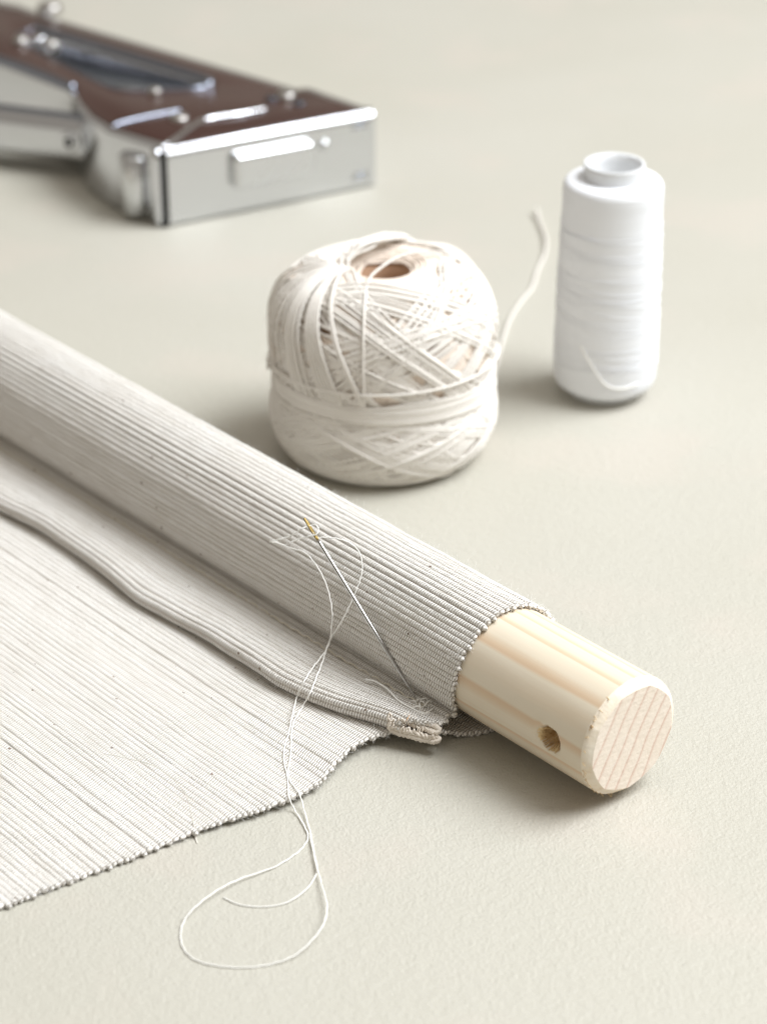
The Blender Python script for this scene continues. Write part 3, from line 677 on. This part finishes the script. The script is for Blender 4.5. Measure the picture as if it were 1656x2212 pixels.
tubes('tied_strands', fan, 0.038, M_YARN, ball, sides=6)['label'] = 'loose strands tied at the hole and fanning down the front'
tubes('knot', kn, 0.04, M_YARN, ball, sides=6)
tl = [at(1060, 850, .4), at(1066, 832, .18), at(1072, 790, .05), at(1084, 740, .06), at(1100, 692, .1), at(1124, 652, .06), at(1148, 622, .06), at(1160, 585, .06), at(1176, 548, .1), at(1178, 515, .12), at(1166, 482, .12), at(1157, 452, .2)]
tc_ = catmull(tl, 420) - [BX, BY, 0]; ph_ = np.arange(420) * 0.42
ply = [tc_ + np.stack([.027 * np.cos(ph_ + q_), .012 * np.sin(ph_ + q_), .027 * np.sin(ph_ + q_)], -1) * (1 + 0.9 * np.clip((np.arange(420) - 395) / 25, 0, 1))[:, None] for q_ in (0, 2.09, 4.19)]
tubes('yarn_tail', ply, 0.030, M_YARN, ball, sides=6)['label'] = 'loose end trailing back over the table'
tf = []
for k in range(26):
    p = on_ball(np.array([v_at(2.75)]), np.array([math.radians(-88)]), .15)[0]; tf.append(catmull([p, p + [-.12 * rng.random() - .05, -.1 * rng.random(), rng.uniform(-.1, .1)], p + [rng.uniform(-.22, -.08), rng.uniform(-.2, .05), rng.uniform(-.25, .15)]], 6))
tubes('frayed_tuft', tf, 0.014, M_YARN, ball, sides=4)

# ---------------------------------------------------------------- the spool of white thread
SX, SY = 6.56, 65.2
spo = empty('thread_spool', (SX, SY, 0))
tag(spo, 'tall white spool of sewing thread standing upright behind the cotton ball', 'spool')
lathe('wound_thread', [(0.85, .22), (1.12, .24), (1.36, .34), (1.49, .55), (1.52, 1.0), (1.52, 2.2), (1.50, 3.6), (1.47, 5.0), (1.44, 5.8), (1.44, 6.36), (1.42, 6.55), (1.33, 6.67), (1.15, 6.72), (0.85, 6.73)], M_SPOOL, spo, seg=128, n=420)
lathe('plastic_core', [(.001, .0), (0.62, .0), (.98, .0), (1.02, .05), (1.02, .2), (.84, .3), (.84, 6.3), (.86, 7.0), (.88, 7.13), (.86, 7.18), (.77, 7.15), (.74, 6.9), (.71, 6.45), (.66, 6.38), (.3, 6.36), (.001, 6.36)], M_PLAST, spo, seg=96)
_w = spo.children[0].data; _c = np.zeros(len(_w.vertices) * 3, np.float32); _w.vertices.foreach_get('co', _c); _c = _c.reshape(-1, 3)
_z = _c[:, 2] / CM; _a = np.arctan2(_c[:, 0], -_c[:, 1])     # wound turns stand proud of each other, in slightly tilted layers
_g = 1 + (0.0022 * np.sin((_z + .05 * np.sin(_a)) * 2 * math.pi / .11) + 0.0028 * vnoise((_z + .09 * np.sin(_a + 1)) * 3.1, 0, 2) + .003 * vnoise((_z - .12 * np.sin(_a)) * 7, 0, 5)) * np.clip((6.4 - _z) / .3, 0, 1)
_c[:, :2] *= _g[:, None]; _w.vertices.foreach_set('co', _c.ravel()); _w.update()
def on_spool(deg, z, off=0.03):
    r = np.interp(z, [.55, 1, 3.6, 5.8], [1.49, 1.52, 1.5, 1.44]) + off; a_ = math.radians(deg); return [r * math.sin(a_), -r * math.cos(a_), z]
lt_ = [[on_spool(a_, z) for a_, z in ((-34, 2.05), (-26, 1.75), (-16, 1.35), (-6, .98), (6, .80), (20, .78), (34, .84))],
       [on_spool(a_, 5.3 - .05 * math.sin(a_ * .05)) for a_ in range(-80, -10, 10)]]
for k in range(34):
    z0 = rng.uniform(1.2, 5.4); sl = rng.uniform(-.005, .004); lt_.append([on_spool(a_, z0 + sl * a_, 0.008) for a_ in range(-110, 111, 10)])
tubes('loose_strand', [catmull(p_, 40) for p_ in lt_[:1]], 0.035, M_THREAD, spo, sides=6)
tag(tubes('surface_strands', [catmull(p_, 50) for p_ in lt_[1:]], 0.013, M_SPOOL, spo, sides=5), kind='stuff')

# ---------------------------------------------------------------- the staple gun, lying on its side
SG = np.array([-7.7, 79.0, 0]); gun = empty('staple_gun', SG)
tag(gun, 'chrome hand staple gun lying on its side, its handle leaving the frame', 'staple gun')
Z1 = 2.85
G = lambda x, y, z=Z1: (at(x, y, z) - SG)
def poly(pts, z=Z1): return [tuple(G(x, y, z)[:2]) for x, y in pts]
# body shell, with the finger opening cut through
out = [(350, 322), (806, 236), (668, 188), (640, 190), (560, 166), (112, 36), (40, 8), (-110, -20), (-260, 30), (-150, 100), (0, 138), (150, 196), (166, 222), (185, 250), (232, 283)]
bm = bmesh.new(); prism(bm, poly(out), 0.06, Z1); shell = bm_obj('body_shell', bm, M_CHROME, gun)
op = [(96, 78), (442, 178), (425, 190), (330, 190), (250, 188), (170, 150), (90, 108), (60, 90)]
bm = bmesh.new(); prism(bm, poly(op), -1, 4); cut = bm_obj('cut', bm, M_CHROME); cut.location = Vector(SG) * CM
apply_boolean(shell, cut)
md = shell.modifiers.new('bevel', 'BEVEL'); md.width = .10 * CM; md.segments = 3; md.limit_method = 'ANGLE'; md.angle_limit = math.radians(40)
# side cover let into the top face, brown room reflection painted as its colour
inn = [(372, 312), (780, 236), (664, 196), (632, 196), (555, 173), (118, 47), (44, 20), (-80, -4), (-200, 36), (-130, 92), (6, 131), (160, 190), (176, 220), (198, 246), (246, 276)]
bm = bmesh.new(); prism(bm, poly(inn, Z1 + .04), Z1 - .05, Z1 + .04); cover = bm_obj('side_cover', bm, M_BROWN_REFL, gun)
op2 = [(88, 68), (100, 70), (452, 172), (450, 184), (425, 196), (330, 197), (246, 195), (166, 158), (84, 116), (50, 94)]
bm = bmesh.new(); prism(bm, poly(op2), -1, 4); cut = bm_obj('cut', bm, M_CHROME); cut.location = Vector(SG) * CM
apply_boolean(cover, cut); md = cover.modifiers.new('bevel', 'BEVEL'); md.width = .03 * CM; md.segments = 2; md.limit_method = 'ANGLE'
cover['label'] = 'glossy chrome side cover with a brown reflection painted in'
# rolled rim round the finger opening
rimp = [G(x, y, Z1 + .02) for x, y in ((84, 60), (92, 66), (200, 98), (320, 133), (440, 170), (452, 180), (440, 188), (400, 193), (330, 195), (250, 193), (168, 155), (90, 112), (50, 90), (40, 74))]
rimp = catmull(np.array(rimp + [rimp[0]]), 120)[:-1]
tubes('opening_rim', [rimp], np.where((np.arange(119) < 48), .20, .07), M_RIM, gun, sides=12, closed=True)
# grip bar edge bead and ridges pressed in the cover
tubes('grip_bead', [catmull([G(-150, 88, Z1 + .03), G(0, 130, Z1 + .05), G(90, 162, Z1 + .06), G(160, 192, Z1 + .03)], 40)], 0.19, M_RIM, gun, sides=12)
rg = [catmull([G(244, 274, Z1 + .03), G(262, 266, Z1 + .07), G(330, 250, Z1 + .07), G(392, 239, Z1 + .02)], 30),
      catmull([G(356, 316, Z1 + .02), G(385, 298, Z1 + .07), G(420, 272, Z1 + .07), G(450, 258, Z1 + .07), G(520, 247, Z1 + .07), G(575, 236, Z1 + .02)], 40)]
tubes('pressed_ridge', [rg[0]], 0.09, M_RIM, gun, sides=10); tubes('pressed_ridge', [rg[1]], 0.12, M_CHROME, gun, sides=10)
def dome(name, x, y, r, h, mat, z=Z1 + .03, parent=None):
    c_ = G(x, y, z); pr = [(r, -.12), (r, h * .35), (r * .93, h * .62), (r * .72, h * .86), (r * .4, h * .98), (0.001, h)]
    o = lathe(name, pr, mat, parent or gun, seg=32); o.location = Vector(c_) * CM; return o
for x, y, r_ in ((388, 258, .34), (618, 208, .36), (335, 200, .24)):
    dome('rivet', x, y, r_, .20, M_RIVET)
for x, y in ((585, 214), (645, 224)): dome('rivet', x, y, .24, .10, M_DARKMETAL)
for x, y, r_ in ((108, 22, .5), (46, 96, .30), (112, 104, .30)): dome('pivot_bolt', x, y, r_, .34, M_RIVET, Z1)
# front plate with rolled top edge, pressed tab and dimple
A0, B0 = at(356, 320, Z1) - SG, at(808, 236, Z1) - SG; A0[2] = B0[2] = 0
ux = (B0 - A0); W = np.linalg.norm(ux); ux /= W; uy = np.array([ux[1], -ux[0], 0])      # uy points at the viewer
def fp(s, o, z): p = A0 + ux * s + uy * o; return (p[0], p[1], z)
bm = bmesh.new()
sec = [(-.30, Z1 + .02)] + [(-.30 + .42 * math.sin(a_), Z1 - .40 + .42 * math.cos(a_)) for a_ in np.linspace(.15, math.pi / 2, 9)] + [(.12, .12), (.06, .04), (-.30, .04)]
ra = [bm.verts.new(fp(0.0, o_, z_)) for o_, z_ in sec]; rb = [bm.verts.new(fp(W, o_, z_)) for o_, z_ in sec]
for i_ in range(len(sec)):
    j_ = (i_ + 1) % len(sec); bm.faces.new((ra[i_], rb[i_], rb[j_], ra[j_]))
bm.faces.new(ra); bm.faces.new(rb[::-1])
bm_obj('front_plate', bm, M_ALU, gun, bevel=.05)
def slab(bm, s0, s1, z0, z1, o0, o1):
    vs = [bm.verts.new(fp(s, o, z)) for s, o, z in ((s0, o0, z0), (s1, o0, z0), (s1, o0, z1), (s0, o0, z1), (s0, o1, z0), (s1, o1, z0), (s1, o1, z1), (s0, o1, z1))]
    for f in ((0, 1, 2, 3), (7, 6, 5, 4), (0, 4, 5, 1), (1, 5, 6, 2), (2, 6, 7, 3), (3, 7, 4, 0)): bm.faces.new([vs[k] for k in f])
bm = bmesh.new(); slab(bm, 2.40, 5.60, .98, 2.28, 0.05, 0.52); bm_obj('pressed_tab', bm, M_ALU, gun, bevel=.34, seg=6)
o = lathe('dimple', [(.20, -.05), (.2, .06), (.14, .14), (.05, .17), (.001, .17)], M_ALU, gun, seg=28)
o.location = Vector(fp(6.1, .12, 1.92)) * CM; o.rotation_euler = Vector(tuple(uy)).to_track_quat('Z', 'Y').to_euler()
bm = bmesh.new(); slab(bm, -.20, -.015, .05, Z1 - .06, -.3, .13); bm_obj('front_gap_shade', bm, M_BLACK, gun, bevel=.03)  # solid black strip standing for the shade in the gap
for z_ in (.4, 2.3):
    for k in range(2):
        bm = bmesh.new(); slab(bm, W - 1.0 + k * .1, W - .35, z_ + k * .16, z_ + .07 + k * .16, .10, .128); bm_obj('pressed_line', bm, M_RIM, gun)
# corner post beside the plate and side block towards the lever
tubes('corner_post', [np.array([fp(-.28, -.10, z_) for z_ in np.linspace(.08, Z1 - .02, 8)])], .17, M_CHROME, gun, sides=14)
tip_ = dome('corner_cap', 350, 320, .2, .16, M_CHROME, Z1 - .05)
c1, c2 = G(340, 318), G(236, 284); mid = (c1 * .55 + c2 * .45); mid[2] = 0
o = lathe('side_barrel', [(.001, .25), (.5, .25), (.55, .3), (.55, 2.3), (.5, 2.35), (.001, 2.35)], M_ALU, gun, seg=40); o.location = Vector((mid[0] - .05, mid[1] + .05, 0)) * CM
# lever handle: a curved channel, white-lit outer wall
up = np.array([G(x, y, 2.25) for x, y in ((-150, 214), (-60, 224), (0, 232), (70, 241), (140, 250), (205, 262), (228, 275))]); up = catmull(up, 50)
tn = np.gradient(up, axis=0); tn /= np.linalg.norm(tn, axis=1)[:, None]; nr = np.stack([tn[:, 1], -tn[:, 0], 0 * tn[:, 0]], -1)
def sweep(name, secf, mat, closed=True):
    rings_ = np.array([[up[k] * [1, 1, 0] + nr[k] * o_ + np.array([0, 0, z_]) for o_, z_ in secf(k / 49)] for k in range(50)])
    m_ = rings_.shape[1]; i_ = np.arange(49)[:, None]; j_ = np.arange(m_)[None, :]; j2_ = (j_ + 1) % m_
    q_ = np.stack([i_ * m_ + j_, i_ * m_ + j2_, (i_ + 1) * m_ + j2_, (i_ + 1) * m_ + j_], -1).reshape(-1, 4)
    return mesh_np(name, rings_.reshape(-1, 3), q_, mat, gun)
zl = lambda f: .62 + .08 * f
sweep('lever_handle', lambda f: [(-.10, 2.2), (.0, 2.26), (.14, 2.26), (.26, 2.2), (.34, 2.05), (.38, 1.6), (.40, 1.2), (.38, zl(f) + .25), (.30, zl(f) + .05), (.15, zl(f)), (-.9, zl(f)), (-.9, zl(f) + .08), (.12, zl(f) + .1), (.24, zl(f) + .3), (.27, 1.2), (.24, 1.9), (.1, 2.12), (-.10, 2.12)], M_CHROME)
tubes('lever_edge', [up + [0, 0, .02] + nr * .02], .13, M_RIM, gun, sides=12)
inner_w = sweep('lever_inner_wall', lambda f: [(-.95, zl(f)), (-.95, 2.0), (-.87, 2.0), (-.87, zl(f))], M_ALU)
c_ = G(203, 326, 1.45); kx = 35
hp = up[kx] * [1, 1, 0] + nr[kx] * .44 + np.array([0, 0, 1.45])
o = lathe('pivot_hole', [(.001, 0.0), (.12, 0.0), (.16, .03), (.30, .05), (.34, .03), (.36, -.02)], M_CHROME, gun, seg=32)
o.location = Vector(hp) * CM; o.rotation_euler = Vector(tuple(nr[kx])).to_track_quat('Z', 'Y').to_euler()
o = lathe('hole_shade_disc', [(.001, .045), (.14, .045), (.17, .02), (.17, -.02)], M_BLACK, gun, seg=24)  # black disc painting the darkness inside the pivot hole
o.location = Vector(hp + nr[kx] * .02) * CM; o.rotation_euler = Vector(tuple(nr[kx])).to_track_quat('Z', 'Y').to_euler()
